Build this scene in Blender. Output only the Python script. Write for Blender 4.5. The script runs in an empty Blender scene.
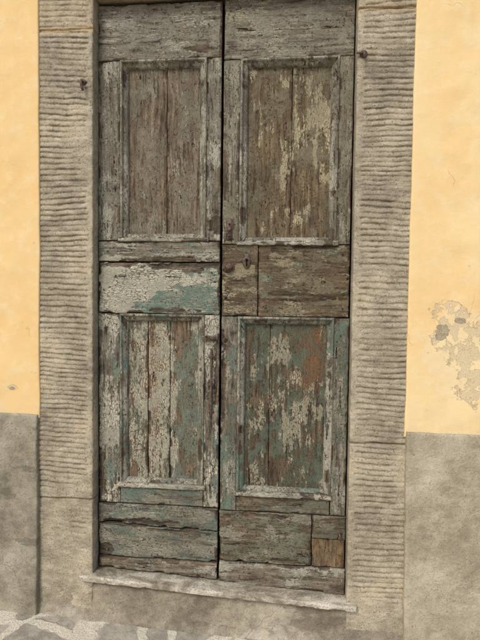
import bpy, bmesh, math, numpy as np
from mathutils import Matrix, Vector, Euler

# ------------------------------------------------------------------ helpers
def lin(c):
    c=c/255.0
    return c/12.92 if c<=0.04045 else ((c+0.055)/1.055)**2.4
def C(r,g,b,k=1.0):
    return (lin(r)*k,lin(g)*k,lin(b)*k,1.0)

def _hash(ix,iy,iz,seed):
    h=(ix.astype(np.int64)*374761393+iy.astype(np.int64)*668265263+iz.astype(np.int64)*2246822519+seed*3266489917)&0xFFFFFFFF
    h=((h^(h>>13))*1274126177)&0xFFFFFFFF
    h=((h^(h>>16))*2654435761)&0xFFFFFFFF
    return ((h^(h>>15))&0xFFFFFF)/float(0xFFFFFF)
def vn(x,y,z,seed=0):
    x,y,z=np.broadcast_arrays(np.asarray(x,float),np.asarray(y,float),np.asarray(z,float))
    ix,iy,iz=np.floor(x),np.floor(y),np.floor(z)
    fx,fy,fz=x-ix,y-iy,z-iz
    s=lambda t:t*t*t*(t*(t*6-15)+10)
    fx,fy,fz=s(fx),s(fy),s(fz)
    r=0
    for a in (0,1):
        for b in (0,1):
            for c in (0,1):
                w=(fx if a else 1-fx)*(fy if b else 1-fy)*(fz if c else 1-fz)
                r=r+w*_hash(ix+a,iy+b,iz+c,seed)
    return r
def fbm(x,y,z,seed=0,o=4,g=.5):
    t=0;a=1;n=0
    for i in range(o):
        t=t+a*vn(x*2**i,y*2**i,z*2**i,seed+i*17);n+=a;a*=g
    return t/n

def empty(name):
    e=bpy.data.objects.new(name,None); bpy.context.collection.objects.link(e); return e
def mesh_obj(name,verts,faces,mat,parent=None,smooth=True,attrs=None):
    me=bpy.data.meshes.new(name)
    me.from_pydata([tuple(v) for v in verts] if not isinstance(verts,np.ndarray) else verts.tolist(),[],faces)
    me.update()
    if smooth: me.polygons.foreach_set("use_smooth",[True]*len(me.polygons))
    if attrs:
        for k,v in attrs.items():
            a=me.attributes.new(k,'FLOAT','POINT'); a.data.foreach_set("value",np.asarray(v,dtype=np.float32))
    ob=bpy.data.objects.new(name,me); bpy.context.collection.objects.link(ob)
    if mat: me.materials.append(mat)
    if parent: ob.parent=parent
    return ob

def samples(L,res,bev):
    e=[0,bev*.12,bev*.35,bev*.7,bev*1.1]
    n=max(2,int((L-2.2*bev)/res))
    mid=list(np.linspace(bev*1.1,L-bev*1.1,n+1))[1:-1]
    s=e+mid+[L-q for q in reversed(e)]
    return np.array(s)/L

def board(name,xl,xr,z0,z1,yf,th,mat,parent=None,seed=1,res=.006,bev=.005,amp=.0012,edge=.0018,grain='V',chip=.004,
          tilt=None,hfun=None,efreq=9,smooth=True,erode=()):
    """plank with worn rounded edges. xl/xr: float or (bottom,top). z0,z1: float or (left,right)"""
    xl=xl if isinstance(xl,tuple) else (xl,xl); xr=xr if isinstance(xr,tuple) else (xr,xr)
    z0=z0 if isinstance(z0,tuple) else (z0,z0); z1=z1 if isinstance(z1,tuple) else (z1,z1)
    rx,rz=res if isinstance(res,tuple) else (res,res)
    us=samples(xr[0]-xl[0],rx,bev); vs=samples(z1[0]-z0[0],rz,bev)
    U,V=np.meshgrid(us,vs)
    Z=(z0[0]+(z0[1]-z0[0])*U)*(1-V)+(z1[0]+(z1[1]-z1[0])*U)*V
    XL=xl[0]+(xl[1]-xl[0])*V; XR=xr[0]+(xr[1]-xr[0])*V
    X=XL+(XR-XL)*U
    j=lambda t,s:(fbm(t*efreq,0.3,0.7,seed*31+s,5,.6)-.5)*2*edge
    X2=X+j(Z,1)*(1-U)+j(Z,2)*U
    Z2=Z+j(X,3)*(1-V)+j(X,4)*V
    L=(XR-XL);H=(z1[0]-z0[0])
    d=np.minimum(np.minimum(U*L,(1-U)*L),np.minimum(V*H,(1-V)*H))
    t=np.clip(d/bev,0,1)
    y=yf+bev*(1-np.sqrt(np.clip(1-(1-t)**2,0,1)))
    # chips on the edges expose bare wood
    c=fbm(X*14,5.1,Z*14,seed+7,4,.6)
    ca=np.clip((c-.50)*5,0,1)*np.exp(-d/.009)
    y=y+chip*ca
    bare=np.clip(ca*1.6,0,1)
    for (ex,ez,rx_,rz_,dep) in erode:      # rotted hollows
        q=np.sqrt(((X-ex)/rx_)**2+((Z-ez)/rz_)**2)
        a=np.clip((1.15-q)+(fbm(X*18,2.2,Z*45,seed+91,5,.62)-.5)*2.6,0,1); a=np.clip(a*2.2,0,1)*(q<1.9)
        y=y+dep*a*(.6+.8*fbm(X*30,1,Z*120,seed+92,3)); bare=np.maximum(bare,a)
    g=(40,7) if grain=='V' else (7,40)
    y=y+(fbm(X*g[0],1.7,Z*g[1],seed+3,4,.55)-.5)*2*amp+(fbm(X*2,0,Z*2,seed+9,2)-.5)*2*amp
    attrs={'bare':bare}
    if hfun is not None:
        dy,att=hfun(X,Z,U,V,d); y=y+dy; attrs=att
    ny,nx=X.shape
    verts=np.stack([X2,y,Z2],-1).reshape(-1,3)
    idx=np.arange(nx*ny).reshape(ny,nx)
    q=np.stack([idx[:-1,:-1],idx[:-1,1:],idx[1:,1:],idx[1:,:-1]],-1).reshape(-1,4)
    ring=list(idx[0,:])+list(idx[1:,-1])+list(idx[-1,:-1][::-1])+list(idx[1:-1,0][::-1])
    rv=verts[ring].copy(); rv[:,1]=yf+th
    n0=len(verts); verts=np.vstack([verts,rv]); m=len(ring)
    faces=q.tolist()
    for i in range(m):
        k=(i+1)%m
        faces.append([int(ring[k]),int(ring[i]),n0+i,n0+k])
    faces.append([n0+i for i in range(m)][::-1])
    at={k:np.concatenate([v.reshape(-1),v.reshape(-1)[ring]]) for k,v in attrs.items()}
    return mesh_obj(name,verts,faces,mat,parent,smooth,at)

def moulding(name,x0,x1,z0,z1,prof,mat,parent,seed=1,amp=.0012,res=.008):
    """mitred picture-frame moulding; prof=[(inset,y)...]"""
    prof=np.array(prof);verts=[];faces=[];bare=[]
    for side in range(4):
        L=(x1-x0) if side%2==0 else (z1-z0)
        n=int(L/res)
        s=np.linspace(0,1,n+1)
        T,S=np.meshgrid(prof[:,0],s)
        Yp=np.meshgrid(prof[:,1],s)[0]
        if side==0: a=(x0+T,z0+T);b=(x1-T,z0+T)
        elif side==1: a=(x1-T,z0+T);b=(x1-T,z1-T)
        elif side==2: a=(x1-T,z1-T);b=(x0+T,z1-T)
        else: a=(x0+T,z1-T);b=(x0+T,z0+T)
        X=a[0]*(1-S)+b[0]*S;Z=a[1]*(1-S)+b[1]*S
        k=1.8 if side==0 else 1.0
        Y=Yp+(fbm(X*25,Yp*60,Z*25,seed+side,4,.6)-.5)*2*amp*k
        w=np.sin(np.pi*np.clip(T/prof[-1,0],0,1))
        X=X+(fbm(X*12,3.3,Z*12,seed+side+40,4,.6)-.5)*2*amp*w
        Z=Z+(fbm(X*12,9.3,Z*12,seed+side+60,4,.6)-.5)*2*amp*w
        e=np.clip((fbm(X*9,2.2,Z*9,seed+side+80,4,.6)-.56)*6,0,1)
        Y=Y+.007*e*k*w
        bare+=(e*w).reshape(-1).tolist()
        o=len(verts)
        verts+=np.stack([X,Y,Z],-1).reshape(-1,3).tolist()
        m=len(prof);idx=np.arange((n+1)*m).reshape(n+1,m)+o
        faces+=np.stack([idx[:-1,:-1],idx[1:,:-1],idx[1:,1:],idx[:-1,1:]],-1).reshape(-1,4).tolist()
    return mesh_obj(name,verts,faces,mat,parent,True,{'bare':bare})

# ------------------------------------------------------------------ node helper
class G:
    def __init__(s,name):
        s.m=bpy.data.materials.new(name); s.m.use_nodes=True; s.t=s.m.node_tree; s.t.nodes.clear()
        s.out=s.t.nodes.new('ShaderNodeOutputMaterial'); s.b=s.t.nodes.new('ShaderNodeBsdfPrincipled')
        s.t.links.new(s.b.outputs[0],s.out.inputs[0])
        s.P=s.t.nodes.new('ShaderNodeTexCoord').outputs['Object']
    def set(s,sock,v):
        if isinstance(v,bpy.types.NodeSocket): s.t.links.new(v,sock)
        elif v is not None: sock.default_value=v
    def M(s,op,a,b=None,c=None,clamp=False):
        n=s.t.nodes.new('ShaderNodeMath'); n.operation=op; n.use_clamp=clamp
        s.set(n.inputs[0],a); s.set(n.inputs[1],b); s.set(n.inputs[2],c); return n.outputs[0]
    def V(s,op,a,b=None):
        n=s.t.nodes.new('ShaderNodeVectorMath'); n.operation=op
        s.set(n.inputs[0],a); s.set(n.inputs[1],b)
        return n.outputs[1] if op in('LENGTH','DISTANCE') else n.outputs[0]
    def noise(s,v,scale=5,detail=4,rough=.5,dist=0,col=False):
        n=s.t.nodes.new('ShaderNodeTexNoise'); s.set(n.inputs['Vector'],v); n.inputs['Scale'].default_value=scale
        n.inputs['Detail'].default_value=detail; n.inputs['Roughness'].default_value=rough; n.inputs['Distortion'].default_value=dist
        return n.outputs[1] if col else n.outputs[0]
    def vor(s,v,scale=5,rand=1):
        n=s.t.nodes.new('ShaderNodeTexVoronoi'); n.feature='DISTANCE_TO_EDGE'; s.set(n.inputs['Vector'],v); n.inputs['Scale'].default_value=scale
        n.inputs['Randomness'].default_value=rand
        return n.outputs['Distance']
    def vorcol(s,v,scale=5):
        n=s.t.nodes.new('ShaderNodeTexVoronoi'); s.set(n.inputs['Vector'],v); n.inputs['Scale'].default_value=scale
        return n.outputs['Color']
    def mr(s,v,a,b,c=0.0,d=1.0,smooth=True):
        n=s.t.nodes.new('ShaderNodeMapRange'); n.interpolation_type='SMOOTHSTEP' if smooth else 'LINEAR'
        s.set(n.inputs[0],v); s.set(n.inputs[1],a); s.set(n.inputs[2],b); s.set(n.inputs[3],c); s.set(n.inputs[4],d); return n.outputs[0]
    def mix(s,f,a,b,mode='MIX'):
        n=s.t.nodes.new('ShaderNodeMix'); n.data_type='RGBA'; n.blend_type=mode
        s.set(n.inputs[0],f); s.set(n.inputs[6],a); s.set(n.inputs[7],b); return n.outputs[2]
    def ramp(s,f,st):
        n=s.t.nodes.new('ShaderNodeValToRGB'); s.set(n.inputs[0],f); e=n.color_ramp.elements
        while len(e)<len(st): e.new(.5)
        for i,(p,c) in enumerate(st): e[i].position=p; e[i].color=c
        return n.outputs[0]
    def off(s,v,o): return s.V('ADD',v,o)
    def sc(s,v,k): return s.V('MULTIPLY',v,k)
    def attr(s,name):
        n=s.t.nodes.new('ShaderNodeAttribute'); n.attribute_name=name; return n.outputs['Fac']
    def warp(s,v,scale,amt,det=1):
        n=s.noise(v,scale,det,.5,0,True)
        return s.V('ADD',v,s.V('MULTIPLY',s.V('SUBTRACT',n,(.5,.5,.5)),(amt,amt,amt)))
    def blot(s,x,z,rx,rz,y=.08):
        v=s.V('MULTIPLY',s.V('SUBTRACT',s.P,(x,y,z)),(1/rx,0.0,1/rz))
        return s.mr(s.V('LENGTH',v),1.3,0.2)
    def finish(s,col,h,dist=.001,rough=.85,strength=1.0,spec=.25):
        s.set(s.b.inputs['Base Color'],col); s.set(s.b.inputs['Roughness'],rough)
        s.b.inputs['Specular IOR Level'].default_value=spec
        if h is not None:
            n=s.t.nodes.new('ShaderNodeBump'); n.inputs['Distance'].default_value=dist; n.inputs['Strength'].default_value=strength
            s.set(n.inputs['Height'],h); s.t.links.new(n.outputs[0],s.b.inputs['Normal'])
        return s.m

K=1.04
def wood(name,grain='V',dark=(52,46,38),mid=(116,107,92),light=(162,154,136),layers=(),seed=0.0,grime=.35,tint=None,ck=.5):
    g=G(name); P=g.off(g.P,(seed*3.1,seed*1.7,seed*2.3))
    Pw=g.warp(P,5.0,.03)
    S=lambda v,k:g.sc(v,(1,1,k) if grain=='V' else (k,1,1))
    g1=g.noise(S(Pw,.07),60,4,.68)
    mi=g.noise(P,11,4,.72)                # shared variation
    hi=g.noise(S(P,.35),140,2,.7)         # shared speckle
    gm=g.M('ADD',g.M('MULTIPLY',g1,.6),g.M('ADD',g.M('MULTIPLY',hi,.2),g.M('MULTIPLY',mi,.25)))
    col=g.ramp(gm,[(.40,C(*dark,k=K)),(.525,C(*mid,k=K)),(.65,C(*light,k=K))])
    h=g.M('MULTIPLY',gm,2.0)
    cn=g.noise(S(Pw,.045),24,1,.5)
    crack=g.mr(g.M('ABSOLUTE',g.M('SUBTRACT',cn,.5)),.0,.008,1,0)
    crack=g.M('MULTIPLY',crack,g.mr(mi,ck,ck+.08))
    e=g.vor(S(Pw,.33),105)
    wdt=g.M('MULTIPLY',g.mr(mi,.44,.64),.10)
    cz=g.mr(g.M('SUBTRACT',g.M('ADD',e,g.M('MULTIPLY',g.M('SUBTRACT',hi,.5),.20)),wdt),-.03,.03)
    for i,L in enumerate(layers):
        q=g.off(P,(i*7.3+2,1.1,i*3.9))
        n=g.noise(S(q,.5),L.get('scale',8),5,L.get('rough',.72))
        n=g.M('ADD',n,g.M('MULTIPLY',g.M('SUBTRACT',g1,.5),L.get('gk',.35)))
        n=g.M('ADD',n,g.M('MULTIPLY',g.M('SUBTRACT',hi,.5),.18))
        for (x,z,rx,rz,a) in L.get('blot',()):
            n=g.M('ADD',n,g.M('MULTIPLY',g.blot(x,z,rx,rz),a))
        thr=L.get('thr',.5)
        m=g.M('MULTIPLY',g.mr(n,thr,thr+.014),cz)
        var=mi if i%2==0 else g.M('SUBTRACT',1.0,mi)
        lc=g.mix(g.mr(var,.38,.62),C(*L['c1'],k=K),C(*L['c2'],k=K))
        lc=g.mix(g.mr(hi,.42,.68,0,.5),lc,C(*[v*.6 for v in L['c1']],k=K))
        col=g.mix(m,col,lc)
        h=g.M('ADD',h,g.M('MULTIPLY',m,L.get('h',.9)))
    spm=g.M('MULTIPLY',g.mr(g.noise(P,85,2,.75),.60,.64),g.mr(mi,.42,.55,.3,1))
    col=g.mix(g.M('MULTIPLY',spm,.8),col,C(*[v*.75 for v in dark],k=K))
    h=g.M('SUBTRACT',h,g.M('MULTIPLY',spm,.9))
    # rot / chipped bare wood
    ba=g.mr(g.M('ADD',g.attr('bare'),g.M('MULTIPLY',g.M('SUBTRACT',g1,.5),.8)),.28,.42)
    bc=g.ramp(g1,[(.36,C(34,27,21)),(.52,C(80,65,50)),(.66,C(122,104,82))])
    col=g.mix(g.M('MULTIPLY',ba,.85),col,bc)
    gr=g.noise(S(P,.5),3.2,3,.72)
    col=g.mix(g.mr(gr,.46,.66,0,grime),col,C(74,66,53,k=K))
    if tint:
        for (x,z,rx,rz,a,c) in tint:
            mm=g.M('MULTIPLY',g.blot(x,z,rx,rz),g.mr(mi,.40,.58,0,a))
            col=g.mix(mm,col,C(*c,k=K))
    col=g.mix(crack,col,C(22,17,13))
    h=g.M('SUBTRACT',h,g.M('MULTIPLY',crack,2.8))
    return g.finish(col,h,.0013,.86,1.0,.2)

def L_(c1,c2,thr,**k): d=dict(c1=c1,c2=c2,thr=thr); d.update(k); return d
GREY1,GREY2=(166,160,143),(136,130,114)
PALE1,PALE2=(198,191,168),(168,163,143)
TEAL1,TEAL2=(104,121,107),(134,141,123)
OLIV1,OLIV2=(108,108,90),(86,86,70)

m_topL=wood('weathered_wood_top_rail','H',layers=[L_(GREY2,(116,108,92),.46),L_(GREY1,GREY2,.55)],seed=1,grime=.3)
m_topR=wood('weathered_wood_top_rail_b','H',layers=[L_(GREY2,(116,107,89),.47),L_((162,153,129),GREY2,.55)],seed=2,grime=.3)
m_stileUL=wood('weathered_wood_stile','V',layers=[L_(GREY2,(121,114,98),.47),L_(GREY1,PALE2,.54)],seed=3)
m_stileUR=wood('weathered_wood_stile_b','V',layers=[L_((134,127,105),(108,101,81),.47),L_((162,155,131),GREY2,.54)],seed=4)
m_stileLL=wood('painted_stile_lower','V',layers=[L_(TEAL1,TEAL2,.51),L_(PALE1,GREY1,.48)],seed=5,grime=.22)
m_stileLR=wood('painted_stile_lower_b','V',layers=[L_(TEAL1,OLIV1,.49),L_(GREY1,GREY2,.53)],seed=6,grime=.35)
m_panUL=wood('panel_wood_upper','V',dark=(54,44,34),mid=(110,96,78),light=(146,133,111),
    layers=[L_((132,123,104),(112,102,85),.49),L_((162,154,133),(132,124,106),.565)],seed=7,grime=.35,ck=.54)
m_panUR=wood('panel_wood_upper_b','V',dark=(50,39,28),mid=(104,88,66),light=(138,121,93),
    layers=[L_((122,113,90),(98,88,68),.49),L_((182,171,138),(152,141,113),.60,blot=[(.08,2.40,.16,.38,.11),(-.02,2.1,.12,.2,.06),(.0,2.0,.2,.08,.05)])],seed=8,grime=.35,ck=.54)
m_railL=wood('painted_mid_rail','H',layers=[L_(TEAL1,TEAL2,.42,blot=[(-.55,1.6,.3,.12,.1)]),
    L_(PALE1,PALE2,.46,scale=6,blot=[(-.85,1.62,.22,.14,.12),(-.5,1.58,.20,.07,-.12),(-.42,1.70,.14,.05,-.1)])],seed=9,grime=.3)
m_railL2=wood('painted_mid_rail_top','H',layers=[L_(TEAL1,TEAL2,.53),L_(GREY1,PALE2,.47)],seed=10,grime=.3)
m_railR=wood('dark_mid_rail','H',dark=(46,36,27),mid=(98,82,62),light=(132,115,90),
    layers=[L_((120,111,88),(96,86,66),.48),L_((170,159,130),(142,130,104),.545),L_(TEAL2,(112,114,94),.60)],seed=11,grime=.25)
m_panLL=wood('painted_panel_lower','V',dark=(54,43,33),mid=(112,93,73),light=(140,123,100),
    layers=[L_((114,119,103),(100,105,90),.49,blot=[(-.5,1.0,.09,.5,.14)]),L_((186,179,155),(152,146,125),.50,blot=[(-.72,1.1,.16,.5,.06),(-.5,1.0,.08,.5,-.10)],scale=9)],seed=12,grime=.25,
    tint=[(-.70,1.1,.05,.5,.4,(118,82,56))])
m_panLR=wood('painted_panel_lower_b','V',dark=(46,38,30),mid=(92,78,61),light=(122,106,84),
    layers=[L_((95,100,84),(78,82,67),.45),L_((170,161,135),(138,132,110),.555,blot=[(-.05,1.1,.2,.3,.05),(.1,.9,.1,.2,.04)],scale=9)],seed=13,grime=.3,
    tint=[(.14,1.25,.08,.22,.6,(126,86,58)),(.02,1.38,.2,.06,.35,(114,82,57))])
m_botL=wood('painted_bottom_board','H',layers=[L_((100,114,101),(122,127,111),.45),L_((152,148,128),GREY2,.52)],seed=14,grime=.3)
m_botR=wood('painted_bottom_board_b','H',dark=(48,40,32),mid=(102,90,72),light=(134,121,98),
    layers=[L_((118,118,99),(100,99,81),.47),L_((152,145,122),GREY2,.55)],seed=15)
m_kick=wood('kick_board_wood','H',dark=(64,55,44),mid=(118,107,90),light=(154,143,124),layers=[L_(GREY1,GREY2,.51)],seed=16,grime=.25)
m_patch=wood('repair_board_wood','V',dark=(60,46,33),mid=(114,93,68),light=(142,121,92),layers=[L_((122,109,86),(104,92,71),.52)],seed=17,grime=.25)
m_mouldU=wood('moulding_wood','V',layers=[L_(GREY2,(115,107,90),.46),L_((174,166,145),GREY1,.53)],seed=18,grime=.3)
m_mouldL=wood('moulding_wood_lower','V',layers=[L_(TEAL1,TEAL2,.49),L_((176,169,147),GREY1,.50)],seed=19,grime=.3)
m_ledge=wood('ledge_wood','H',layers=[L_(GREY1,GREY2,.45),L_((202,194,171),GREY1,.50)],seed=20,grime=.15)
g=G('dark_gap_shade'); m_dark=g.finish(g.ramp(g.noise(g.P,30,2),[(.3,C(14,10,7)),(.7,C(34,26,18))]),None)  # near-black colour paints in the shade of board gaps and keyhole

def iron(name,seed=0):
    g=G(name); n=g.noise(g.off(g.P,(seed,0,0)),70,5,.7)
    col=g.ramp(n,[(.35,C(48,41,36)),(.5,C(88,73,61)),(.66,C(122,96,76))])
    return g.finish(col,g.noise(g.P,220,3,.7),.0008,.75,1,.4)
m_iron=iron('rusty_iron'); m_iron2=iron('rusty_iron_light',3)

# stone
def stone(name,seed=0):
    g=G(name); P=g.off(g.P,(seed,0,seed*2)); K=1.06
    lo=g.noise(P,3.5,4,.6); mi=g.noise(g.sc(P,(.5,1,1)),28,4,.74); fi=g.noise(P,210,2,.7)
    s=g.M('ADD',g.M('MULTIPLY',lo,.40),g.M('ADD',g.M('MULTIPLY',mi,.35),g.M('MULTIPLY',fi,.25)))
    col=g.ramp(s,[(.38,C(120,110,93,k=K)),(.5,C(162,151,129,k=K)),(.62,C(198,187,164,k=K))])
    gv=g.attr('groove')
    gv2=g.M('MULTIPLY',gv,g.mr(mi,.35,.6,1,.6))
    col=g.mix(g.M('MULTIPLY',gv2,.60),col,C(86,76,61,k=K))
    och=g.M('MULTIPLY',g.mr(lo,.54,.66),.28)
    col=g.mix(och,col,C(176,153,114,k=K))
    pits=g.mr(g.noise(P,110,2,.7),.61,.67)
    col=g.mix(g.M('MULTIPLY',pits,.6),col,C(82,72,59,k=K))
    jt=g.attr('joint'); col=g.mix(g.M('MULTIPLY',jt,.8),col,C(92,80,62,k=K))
    oc=g.attr('ochre'); col=g.mix(g.M('MULTIPLY',oc,g.mr(mi,.4,.6,.3,.8)),col,C(180,148,98,k=K))
    h=g.M('ADD',g.M('MULTIPLY',mi,2.6),g.M('SUBTRACT',g.M('MULTIPLY',fi,1.3),pits))
    return g.finish(col,h,.0018,.92,1,.15)
m_stone=stone('tooled_sandstone')

# yellow plaster
def plaster():
    g=G('yellow_lime_plaster'); P=g.P; k=.84
    lo=g.noise(P,1.7,4,.6); mi=g.noise(P,13,6,.68); fi=g.noise(P,240,2,.6)
    col=g.mix(g.mr(lo,.38,.62),C(252,224,168,k=k),C(249,213,152,k=k))
    # the stretch left of the door is a warmer yellow
    sx=g.t.nodes.new('ShaderNodeSeparateXYZ'); g.set(sx.inputs[0],P)
    col=g.mix(g.mr(sx.outputs[0],-1.0,-1.3,0,.55),col,C(247,204,136,k=k))
    col=g.mix(g.mr(mi,.45,.7,0,.4),col,C(253,234,190,k=k))
    st=g.noise(g.sc(P,(1,1,.12)),9,3,.6); col=g.mix(g.mr(st,.52,.75,0,.18),col,C(224,186,128,k=k))
    w=g.warp(P,6,.14,3); cr=g.mr(g.vor(w,1.9),0,.0035,1,0)
    cr=g.M('MULTIPLY',cr,g.mr(lo,.54,.62))
    col=g.mix(g.M('MULTIPLY',cr,.25),col,C(170,130,80))
    n=g.noise(P,12,7,.72,.2)
    nn=g.M('MULTIPLY',g.M('SUBTRACT',n,.5),2.2)
    def region(bl):
        r=None
        for b in bl:
            q=g.blot(*b,y=0); r=q if r is None else g.M('MAXIMUM',r,q)
        return g.M('ADD',r,nn)
    halo=g.mr(region([(.86,1.33,.26,.30)]),.45,.6)
    col=g.mix(g.M('MULTIPLY',halo,.55),col,C(247,226,182,k=k))
    pr=region([(.80,1.50,.11,.10),(.88,1.34,.13,.14),(.93,1.20,.12,.14),(.79,1.40,.11,.10),(1.0,1.42,.10,.14),(-1.43,1.09,.035,.02),(-1.56,1.33,.03,.02),(1.9,1.2,.3,.35),(-2.6,1.3,.3,.3)])
    peel=g.mr(pr,.42,.45)
    isl=g.mr(g.noise(g.off(P,(4,4,4)),19,4,.65),.47,.485,0,.85)
    peel1=g.M('MULTIPLY',peel,isl)
    under=g.mix(g.mr(fi,.4,.62),C(230,208,168,k=.85),C(208,188,153,k=.85))
    col=g.mix(peel1,col,under)
    edge=g.M('SUBTRACT',g.mr(pr,.385,.42),peel)
    col=g.mix(g.M('MULTIPLY',edge,.4),col,C(168,134,90))
    grey=g.mr(region([(.755,1.425,.058,.066),(.84,1.48,.045,.025),(1.0,1.12,.07,.06),(-1.43,1.085,.028,.016)]),.74,.78)
    gc=g.mix(g.mr(fi,.35,.65),C(196,180,150,k=.85),C(162,146,120,k=.85))
    col=g.mix(grey,col,gc)
    zz=g.V('LENGTH',g.sc(P,(0,0,1)))
    spl=g.M('MULTIPLY',g.mr(zz,1.12,.9),g.mr(mi,.42,.62,.0,.5))
    col=g.mix(spl,col,C(212,185,140))
    h=g.M('SUBTRACT',g.M('ADD',g.M('MULTIPLY',mi,2.0),g.M('MULTIPLY',fi,.4)),g.M('ADD',g.M('MULTIPLY',peel1,1.5),g.M('ADD',g.M('MULTIPLY',grey,2.2),g.M('MULTIPLY',cr,1.0))))
    return g.finish(col,h,.0017,.9,1,.15)
m_plaster=plaster()

def cement(name,c0,c1,c2,seed=0,stain=.5):
    g=G(name); P=g.off(g.P,(seed,0,seed)); K=.97
    lo=g.noise(P,2.6,5,.68,.3); mi=g.noise(P,18,5,.74); fi=g.noise(P,200,2,.65)
    s=g.M('ADD',g.M('MULTIPLY',lo,.55),g.M('ADD',g.M('MULTIPLY',mi,.3),g.M('MULTIPLY',fi,.15)))
    col=g.ramp(s,[(.40,C(*c0,k=K)),(.5,C(*c1,k=K)),(.60,C(*c2,k=K))])
    w=g.warp(P,5,.22,3); cr=g.mr(g.vor(w,1.7),0,.004,1,0); cr=g.M('MULTIPLY',cr,g.mr(lo,.52,.58))
    col=g.mix(g.M('MULTIPLY',cr,.35),col,C(84,74,60))
    pl=g.mr(g.noise(g.off(g.sc(P,(.6,1,1.3)),(9,9,9)),5,6,.7),.54,.60)
    col=g.mix(g.M('MULTIPLY',pl,stain),col,C(*[v*.84 for v in c0],k=K))
    pt=g.mr(g.noise(P,115,2,.7),.63,.68)
    col=g.mix(g.M('MULTIPLY',g.M('MULTIPLY',pt,g.mr(mi,.4,.6)),.4),col,C(84,74,60))
    h=g.M('SUBTRACT',g.M('ADD',g.M('MULTIPLY',mi,5),g.M('MULTIPLY',fi,1.0)),g.M('ADD',g.M('MULTIPLY',cr,.8),pt))
    return g.finish(col,h,.0019,.93,1,.12)
m_cemL=cement('grey_cement_render',(120,112,95),(150,142,122),(176,167,147))
m_cemR=cement('grey_cement_render_b',(150,140,118),(176,165,141),(196,185,162),4,.3)
m_foot=cement('mortar_base',(124,114,97),(154,144,124),(186,176,156),8)

def marble():
    g=G('worn_marble'); P=g.P; K=.95
    n=g.noise(g.sc(P,(.6,1,1)),11,5,.72,.6); f=g.noise(P,140,3,.7)
    col=g.ramp(n,[(.38,C(130,120,102,k=K)),(.5,C(174,164,144,k=K)),(.62,C(212,204,184,k=K))])
    col=g.mix(g.mr(f,.52,.64,0,.75),col,C(100,88,70,k=K))
    return g.finish(col,g.M('ADD',g.M('MULTIPLY',n,2.5),f),.0015,.75,1,.3)
m_marble=marble()

def paving():
    g=G('flagstone_paving'); P=g.P; K=.95
    wv=g.sc(g.warp(P,5,.12,2),(1,1,0)); e=g.vor(wv,4.2); n=g.noise(P,14,5,.7); f=g.noise(P,150,2,.7)
    cc=g.vorcol(wv,4.2)
    st=g.mix(g.mr(n,.38,.62),C(138,132,120,k=K),C(178,170,154,k=K))
    st=g.mix(.25,st,g.mix(g.mr(g.V('LENGTH',cc),.5,1.3),C(120,112,98),C(190,182,164)))
    jm=g.mr(g.M('ADD',e,g.M('MULTIPLY',g.M('SUBTRACT',n,.5),.16)),.06,.10,1,0)
    mo=g.mix(g.mr(f,.4,.65),C(222,214,194,k=K),C(184,174,152,k=K))
    col=g.mix(jm,st,mo)
    col=g.mix(g.mr(f,.56,.7,0,.4),col,C(108,98,82))
    h=g.M('ADD',g.M('MULTIPLY',n,4),g.M('ADD',f,g.M('MULTIPLY',jm,2)))
    return g.finish(col,h,.002,.9,1,.15)
m_pave=paving()

# ------------------------------------------------------------------ walls
wall=empty('yellow_plaster_wall')
def wf(s):
    def f(X,Z,U,V,d):
        k=np.clip(d/.15,.12,1)     # flattened where it is trowelled against the stone
        return k*((fbm(X*3,0,Z*3,s,4,.5)-.5)*.016+(fbm(X*14,0,Z*14,s+5,3,.5)-.5)*.006),{}
    return f
board('wall_left',(-9,-9),(-1.280,-1.243),.93,5.2,-.008,.25,m_plaster,wall,21,res=.022,bev=.007,amp=0,edge=.010,chip=0,hfun=wf(3),efreq=2.2)
board('wall_right',(.597,.580),(9,9),.90,5.2,-.008,.25,m_plaster,wall,22,res=.022,bev=.007,amp=0,edge=.010,chip=0,hfun=wf(9),efreq=2.2)
board('wall_above_door',-1.2432,.5802,3.42,5.2,-.008,.25,m_plaster,wall,23,res=.03,bev=.006,amp=0,edge=.004,chip=0,hfun=wf(12))
base=empty('grey_render_wall_base')
def df(s):
    def f(X,Z,U,V,d):
        bulge=-.018*np.clip((.5-Z)/.8,0,1)
        return bulge+(fbm(X*3,0,Z*3,s,5,.55)-.5)*.022+(fbm(X*16,0,Z*16,s+5,4,.6)-.5)*.009,{}
    return f
board('base_left',-9.01,(-1.300,-1.287),-1.2,.950,-.022,.20,m_cemL,base,24,res=.016,bev=.010,amp=0,edge=.009,chip=.004,hfun=df(5),efreq=4)
board('base_right',(.640,.600),9.01,-1.2,.930,-.022,.20,m_cemR,base,25,res=.016,bev=.010,amp=0,edge=.008,chip=.004,hfun=df(8),efreq=4)

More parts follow.
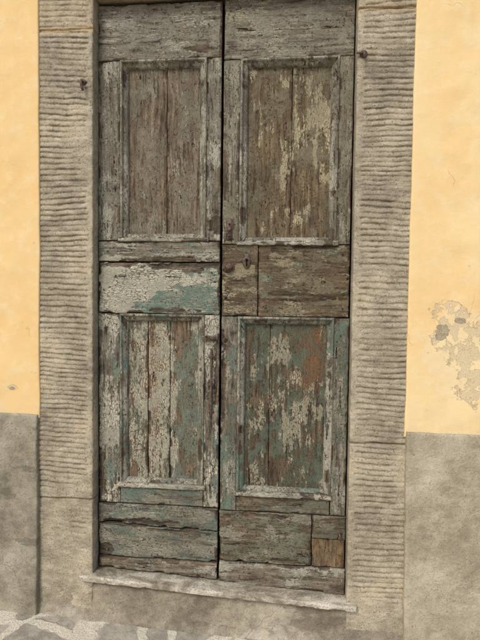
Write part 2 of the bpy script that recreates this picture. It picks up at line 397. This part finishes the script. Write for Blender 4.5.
# ------------------------------------------------------------------ stone frame
frame=empty('stone_door_frame')
def groove_fun(side,seed,zlo,joints,patchlow=None):
    def f(X,Z,U,V,d):
        p=.0275
        w=Z/p+(fbm(X*4,0,Z*4,seed,2)-.5)*.6+(fbm(X*16,0,Z*14,seed+4,3)-.5)*.36+(fbm(X*.4,0,Z*1.5,seed+2,2)-.5)*5+X*(.6 if side=='L' else -.5)
        fr=w-np.floor(w); row=np.floor(w)
        fur=np.exp(-((fr-.5)/.16)**2)
        dep=.6+.7*_hash(row,row*0,row*0,seed)
        dep=dep*(.5+1.0*fbm(X*26,0,Z*16,seed+8,3,.6))
        L=.27
        inner=(1-U)*L if side=='L' else U*L
        outer=U*L if side=='L' else (1-U)*L
        jag=(_hash(row,row*0,row*0,seed+12)-.5)*.014
        m=np.clip((inner-.024+jag)/.007,0,1)*np.clip((outer-.008+jag)/.010,0,1)
        low=np.clip((Z-zlo-(fbm(X*6,0,Z*2,seed+20,2)-.5)*.12)/.08,0,1)
        if patchlow: low=np.maximum(low,patchlow(X,Z))
        m=m*low
        worn=np.clip(1.2-4*np.clip(fbm(X*5,0,Z*3,seed+31,4,.55)-.52,0,1),.2,1)
        gr=fur*dep*m*worn
        y=gr*.0054+(fbm(X*22,0,Z*26,seed+33,4,.6)-.5)*.005+(fbm(X*60,0,Z*90,seed+35,2,.6)-.5)*.0018
        jt=np.zeros_like(X);oc=np.zeros_like(X)
        for zj in joints:
            zz=zj+(fbm(X*8,0,0*Z+zj,seed+40,3)-.5)*.012
            a=np.exp(-((Z-zz)/.0045)**2); jt=np.maximum(jt,a)
            y=y+a*.007
            oc=np.maximum(oc,np.exp(-((Z-zz)/.018)**2)*.7 if zj>2.8 else 0)
        oc=np.maximum(oc,np.clip((Z-2.93)/.05,0,1)*.3)
        return y,{'groove':np.clip(gr*1.25,0,1),'joint':jt,'ochre':oc}
    return f
pl=lambda X,Z:np.exp(-((Z-.36)/.09)**2)*np.clip((X+1.13)/.04,0,1)*.8
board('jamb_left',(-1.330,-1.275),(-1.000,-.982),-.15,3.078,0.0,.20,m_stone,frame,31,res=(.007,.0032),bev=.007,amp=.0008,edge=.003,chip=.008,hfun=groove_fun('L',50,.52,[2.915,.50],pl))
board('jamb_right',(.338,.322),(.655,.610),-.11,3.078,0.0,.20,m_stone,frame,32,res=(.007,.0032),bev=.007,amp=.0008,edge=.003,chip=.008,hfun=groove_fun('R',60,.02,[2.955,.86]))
def lint(X,Z,U,V,d):
    z=np.zeros_like(X)
    return (fbm(X*20,0,Z*20,4,4,.6)-.5)*.006,{'groove':z,'joint':z,'ochre':z+.4}
board('lintel',-1.32,.66,3.083,3.44,-.001,.20,m_stone,frame,33,res=.01,bev=.007,amp=.0008,edge=.002,hfun=lint)

def ground_z(x): return -.175-.15*np.tanh((np.asarray(x)+.4)/3.0)
def foot(X,Z,U,V,d):
    hgt=Z-ground_z(X)
    fl=-.030*np.exp(-np.clip(hgt,0,1)/.04)
    return fl+(fbm(X*6,0,Z*6,77,5,.6)-.5)*.024+(fbm(X*28,0,Z*28,78,4,.6)-.5)*.010,{}
board('base_footing',-1.36,.72,-.75,(.055,-.02),.004,.18,m_foot,frame,34,res=.008,bev=.012,amp=0,edge=.006,chip=.006,hfun=foot)

# ------------------------------------------------------------------ marble step
step=board('marble_doorstep',-1.062,.385,(.068,.003),(.098,.032),-.030,.24,m_marble,None,41,res=.006,bev=.006,amp=.0020,edge=.003,chip=.010,grain='H')

# ------------------------------------------------------------------ door
door=empty('weathered_double_door')
YF=.070;YP=.102
def B(n,a,b,c,d,mat,seed,yf=YF,th=.045,**k):
    k.setdefault('amp',.0018); k.setdefault('edge',.0026); k.setdefault('chip',.006)
    return board(n,a,b,c,d,yf,th,mat,door,seed,**k)
board('backing',-1.0,.34,.0,3.08,.125,.02,m_dark,door,99,res=.05,bev=.003,amp=0,edge=0,chip=0)
prof=[(0,YF+.012),(0.000,YF-.001),(.004,YF-.006),(.010,YF-.007),(.014,YF-.003),(.016,YF+.004),(.022,YF+.008),(.031,YF+.012),(.038,YF+.022),(.041,YF+.036)]
# ---- left leaf
B('left_top_rail',-.984,-.339,2.790,3.066,m_topL,101,grain='H',erode=[(-.45,2.83,.10,.015,.004)])
B('left_hinge_stile_upper',-.986,-.868,1.870,2.787,m_stileUL,102,yf=YF+.001)
B('left_lock_stile_upper',-.413,-.339,1.870,2.787,m_stileUL,103,yf=YF-.001,erode=[(-.36,1.95,.04,.06,.006)])
B('left_mid_rail_upper',-.986,-.339,1.762,1.866,m_railL2,104,grain='H',yf=YF-.002,chip=.010,edge=.004,erode=[(-.60,1.772,.26,.016,.008)])
B('left_mid_rail_lower',-.986,-.339,1.490,1.755,m_railL,105,grain='H',yf=YF-.004,chip=.016,edge=.006,erode=[(-.50,1.738,.22,.026,.013),(-.86,1.75,.10,.012,.008),(-.60,1.505,.12,.012,.006)])
B('left_hinge_stile_lower',-.988,-.872,.462,1.486,m_stileLL,106,erode=[(-.975,.62,.02,.12,.006)])
B('left_lock_stile_lower',-.416,-.338,.462,1.486,m_stileLL,107,erode=[(-.35,1.2,.015,.2,.006)])
B('left_bottom_rail',-.870,-.418,.462,.555,m_botL,108,grain='H')
B('left_bottom_board_upper',-.990,-.338,(.352,.335),.457,m_botL,109,grain='H',yf=YF-.006,chip=.016,edge=.006,erode=[(-.78,.362,.22,.018,.013)])
B('left_bottom_board',-.990,-.337,.165,(.345,.328),m_botL,110,grain='H',yf=YF-.004,edge=.006,chip=.014,erode=[(-.55,.318,.14,.012,.008),(-.95,.20,.05,.04,.006)])
B('left_kick_board',-.990,-.337,(.104,.074),.160,m_kick,111,grain='H',yf=YF-.010,edge=.006,chip=.012)
for i,(a,b) in enumerate([(-.838,-.628),(-.626,-.425)]):
    B('left_upper_panel_board_%d'%(i+1),a,b,1.890,2.765,m_panUL,120+i,yf=YP,th=.02,bev=.004)
for i,(a,b) in enumerate([(-.855,-.728),(-.725,-.607),(-.604,-.445)]):
    B('left_lower_panel_board_%d'%(i+1),a,b,.58,1.465,m_panLL,125+i,yf=YP+(.002 if i==1 else 0),th=.02,bev=.004)
moulding('left_upper_moulding',-.868,-.413,1.868,2.790,prof,m_mouldU,door,130,amp=.0018)
moulding('left_lower_moulding',-.872,-.416,.557,1.487,prof,m_mouldL,door,131,amp=.0018)
B('left_upper_ledge',-.880,-.400,1.864,1.886,m_ledge,132,yf=YF-.014,th=.03,grain='H',bev=.006,edge=.005,chip=.010)
B('left_lower_ledge',-.885,-.405,.552,.577,m_ledge,133,yf=YF-.014,th=.03,grain='H',bev=.006,edge=.005,chip=.010)
# ---- right leaf
B('right_top_rail',-.326,.318,2.777,3.072,m_topR,141,grain='H',yf=YF+.002)
B('right_lock_stile_upper',-.327,-.243,1.852,2.774,m_stileUR,142,yf=YF-.002,erode=[(-.315,2.2,.014,.15,.006)])
B('right_hinge_stile_upper',.250,.319,1.852,2.774,m_stileUR,143)
B('right_lock_block',-.327,-.142,1.483,1.848,m_railR,144,yf=YF-.002,grain='H',chip=.009,erode=[(-.25,1.66,.05,.012,.005)])
B('right_mid_rail',-.138,.321,1.483,1.848,m_railR,145,grain='H',chip=.009,erode=[(.12,1.825,.15,.012,.006),(.0,1.60,.10,.010,.004)])
B('right_lock_stile_lower',-.327,-.242,.452,1.479,m_stileLR,146,yf=YF-.001,erode=[(-.318,1.15,.014,.22,.007)])
B('right_hinge_stile_lower',.250,.327,.452,1.479,m_stileLR,147)
B('right_bottom_rail',-.240,.248,.452,.538,m_botR,148,grain='H')
B('right_bottom_board',-.327,.158,.175,.447,m_botR,149,grain='H',yf=YF-.004,edge=.006,chip=.014,erode=[(-.10,.432,.16,.012,.008),(.05,.19,.10,.012,.006)])
B('right_bottom_board_b',.161,.330,.326,.447,m_botR,150,grain='H',yf=YF-.003,edge=.005)
B('right_repair_board',.161,.328,.175,.322,m_patch,151,yf=YF-.001)
B('right_kick_board',-.327,.332,(.064,.036),.171,m_kick,152,grain='H',yf=YF-.012,edge=.004,chip=.012)
for i,(a,b) in enumerate([(-.215,.018),(.020,.235)]):
    B('right_upper_panel_board_%d'%(i+1),a,b,1.88,2.755,m_panUR,160+i,yf=YP,th=.02,bev=.003,edge=.001)
for i,(a,b) in enumerate([(-.215,-.075),(-.073,.235)]):
    B('right_lower_panel_board_%d'%(i+1),a,b,.565,1.46,m_panLR,165+i,yf=YP,th=.02,bev=.003,edge=.001)
moulding('right_upper_moulding',-.243,.252,1.850,2.778,prof,m_mouldU,door,170,amp=.0018)
moulding('right_lower_moulding',-.242,.252,.540,1.481,prof,m_mouldL,door,171,amp=.0018)
B('right_upper_ledge',-.250,.262,1.846,1.870,m_ledge,172,yf=YF-.014,th=.03,grain='H',bev=.006,edge=.005,chip=.010)
B('right_lower_ledge',-.250,.258,.536,.562,m_ledge,173,yf=YF-.014,th=.03,grain='H',bev=.006,edge=.005,chip=.010)

# ---- ironwork
def bm_obj(name,fn,mat,parent):
    bm=bmesh.new(); fn(bm); me=bpy.data.meshes.new(name); bm.to_mesh(me); bm.free()
    me.polygons.foreach_set("use_smooth",[True]*len(me.polygons)); me.materials.append(mat)
    ob=bpy.data.objects.new(name,me); bpy.context.collection.objects.link(ob); ob.parent=parent
    return ob
def cyl(bm,p,r,L,axis='Y',r2=None,seg=20):
    M=Matrix.Translation(p)
    if axis=='Y': M=M@Matrix.Rotation(math.pi/2,4,'X')
    if axis=='X': M=M@Matrix.Rotation(math.pi/2,4,'Y')
    bmesh.ops.create_cone(bm,cap_ends=True,segments=seg,radius1=r,radius2=r if r2 is None else r2,depth=L,matrix=M)
def box(bm,p,s,rot=0):
    r=bmesh.ops.create_cube(bm,size=1,matrix=Matrix.Translation(p)@Matrix.Rotation(rot,4,'Y')@Matrix.Diagonal((*s,1)))
    es=list({e for v in r['verts'] for e in v.link_edges})
    bmesh.ops.bevel(bm,geom=es,offset=min(s)*.25,segments=2,affect='EDGES')
def tube(bm,pts,r,seg=10,closed=False):
    pts=[Vector(p) for p in pts];n=len(pts);rings=[];ru=None
    for i,p in enumerate(pts):
        a=pts[(i-1)%n] if (closed or i>0) else p; b=pts[(i+1)%n] if (closed or i<n-1) else p
        t=(b-a).normalized(); u=t.orthogonal() if ru is None else (ru-t*ru.dot(t)); u.normalize(); ru=u.copy(); v=t.cross(u)
        rings.append([bm.verts.new(p+u*r*math.cos(k*2*math.pi/seg)+v*r*math.sin(k*2*math.pi/seg)) for k in range(seg)])
    for i in range(n if closed else n-1):
        A=rings[i];Bq=rings[(i+1)%n]
        for k in range(seg): bm.faces.new((A[k],A[(k+1)%seg],Bq[(k+1)%seg],Bq[k]))
    if not closed: bm.faces.new(rings[0][::-1]); bm.faces.new(rings[-1])
def ring(bm,c,R,r):
    tube(bm,[(c[0]+R*math.cos(a),c[1],c[2]+R*math.sin(a)) for a in [k*2*math.pi/24 for k in range(24)]],r,8,True)

def esc(bm):
    M=Matrix.Translation((-.200,YF-.006,1.765))@Matrix.Diagonal((.55,1,1,1))@Matrix.Rotation(math.pi/2,4,'X')
    bmesh.ops.create_cone(bm,cap_ends=True,segments=28,radius1=.040,radius2=.036,depth=.006,matrix=M)
bm_obj('keyhole_plate',esc,m_iron2,door)
def kh(bm):
    cyl(bm,(-.200,YF-.0105,1.772),.0075,.004); box(bm,(-.200,YF-.0105,1.755),(.007,.004,.030))
bm_obj('keyhole',kh,m_dark,door)
def knob(bm):
    cyl(bm,(-.290,YF-.008,1.735),.028,.010,r2=.026); cyl(bm,(-.290,YF-.018,1.735),.017,.016,r2=.019); ring(bm,(-.290,YF-.013,1.735),.023,.0035)
bm_obj('lock_knob',knob,m_iron,door)
def pl1(bm):
    box(bm,(-.292,YF-.004,1.925),(.032,.006,.11)); cyl(bm,(-.292,YF-.01,1.955),.006,.008); cyl(bm,(-.292,YF-.01,1.895),.006,.008); cyl(bm,(-.292,YF-.012,1.925),.011,.012)
bm_obj('latch_plate',pl1,m_iron2,door)
def bolt(bm):
    tube(bm,[(-.378,YF-.010,z) for z in np.linspace(.95,1.31,12)],.0055)
    for z in (.98,1.12,1.27): box(bm,(-.378,YF-.006,z),(.030,.012,.016))
bm_obj('vertical_bolt',bolt,m_iron2,door)
def hasp(bm):
    box(bm,(-.380,YF-.009,1.365),(.060,.005,.024),.08); ring(bm,(-.402,YF-.016,1.362),.015,.0035)
    tube(bm,[(-.345,YF-.010-.018*math.sin(i/8*math.pi),1.345+.04*i/8) for i in range(9)],.0045)
    ring(bm,(-.300,YF-.014,1.352),.015,.0038); cyl(bm,(-.300,YF-.006,1.368),.010,.012)
bm_obj('hasp_and_ring',hasp,m_iron,door)
def lowhook(bm):
    cyl(bm,(.300,YF-.006,.365),.013,.010); tube(bm,[(.300,YF-.010,.365),(.300,YF-.032,.363),(.302,YF-.036,.350),(.303,YF-.030,.338)],.0055)
bm_obj('bottom_hook',lowhook,m_iron,door)
import random
random.seed(4)
def nails(bm):
    for x,z in [(-.95,2.95),(-.40,2.96),(-.29,2.97),(.27,2.95),(-.95,1.62),(-.39,1.70),(-.94,1.82),(.28,1.80),(.28,1.54),(-.10,1.79),(-.10,1.54),(-.95,.40),(-.95,.2),(-.38,.22),(-.28,.22),(-.28,.39),(.12,.38),(.12,.2),(.19,.29),(.30,.2),(-.94,.51),(.29,.50),(.29,1.40),(-.94,1.42),(.29,2.70),(-.93,2.72)]:
        cyl(bm,(x+random.uniform(-.01,.01),YF-.006,z+random.uniform(-.01,.01)),random.uniform(.003,.005),.005,seg=10)
bm_obj('nail_heads',nails,m_iron,door)
def pinL(bm):
    tube(bm,[(-1.035,.01,2.655),(-1.035,-.022,2.655),(-1.033,-.030,2.645),(-1.030,-.030,2.618),(-1.024,-.024,2.604)],.0065); cyl(bm,(-1.035,-.002,2.655),.016,.008)
bm_obj('iron_pin_left',pinL,m_iron,frame)
def pinR(bm):
    tube(bm,[(.352,.01,2.745),(.352,-.022,2.745),(.352,-.030,2.738),(.354,-.030,2.715)],.0065); cyl(bm,(.352,-.002,2.745),.018,.008); tube(bm,[(.352,-.012,2.745),(.318,-.012,2.748)],.005)
bm_obj('iron_pin_right',pinR,m_iron,frame)

# ------------------------------------------------------------------ ground
xs=np.concatenate([[-300,-100,-40,-20,-12],np.arange(-8,-2,.25),np.arange(-2,1.5,.03),np.arange(1.5,8,.25),[12,20,40,100,300]])
ys=np.concatenate([[-300,-100,-40,-20,-10,-6],np.arange(-4,-1,.2),np.arange(-1,.12,.03),[.5,2,10,40,300]])
X,Y=np.meshgrid(xs,ys)
Z=ground_z(X)+(fbm(X*2,Y*2,0*X,5,3)-.5)*.02+(fbm(X*9,Y*9,0*X,9,3)-.5)*.008
idx=np.arange(X.size).reshape(X.shape)
f=np.stack([idx[:-1,:-1],idx[:-1,1:],idx[1:,1:],idx[1:,:-1]],-1).reshape(-1,4).tolist()
mesh_obj('street_paving',np.stack([X,Y,Z],-1).reshape(-1,3),f,m_pave)

# ------------------------------------------------------------------ light
sc=bpy.context.scene
w=bpy.data.worlds.new("World"); sc.world=w; w.use_nodes=True; nt=w.node_tree
sky=nt.nodes.new('ShaderNodeTexSky'); sky.sky_type='NISHITA'; sky.sun_disc=False
EL,AZ=math.radians(46),math.radians(205)
sky.sun_elevation=EL; sky.sun_rotation=AZ; sky.dust_density=2.5; sky.air_density=1.0; sky.ozone_density=1.0
bg=nt.nodes['Background']; bg.inputs[1].default_value=.15; nt.links.new(sky.outputs[0],bg.inputs[0])
sl=bpy.data.lights.new('sun','SUN'); sl.energy=2.0; sl.angle=math.radians(18); sl.color=(1,.97,.92)
so=bpy.data.objects.new('sun',sl); sc.collection.objects.link(so)
d=Vector((math.sin(AZ)*math.cos(EL),math.cos(AZ)*math.cos(EL),math.sin(EL)))
so.rotation_euler=d.to_track_quat('Z','Y').to_euler()
sc.view_settings.view_transform='Standard'; sc.view_settings.look='None'; sc.view_settings.exposure=0

cam=bpy.data.cameras.new('camera'); co=bpy.data.objects.new('camera',cam); sc.collection.objects.link(co)
cam.sensor_fit='VERTICAL'; cam.sensor_height=24; cam.lens=18; cam.clip_end=1000; cam.clip_start=.05
M=Matrix.Rotation(math.radians(5.3415),3,'Z')@Matrix.Rotation(math.pi/2+math.radians(-3.1788),3,'X')@Matrix.Rotation(math.radians(.6796),3,'Z')
co.matrix_world=Matrix.Translation((0,-2.4,1.6))@M.to_4x4()
sc.camera=co
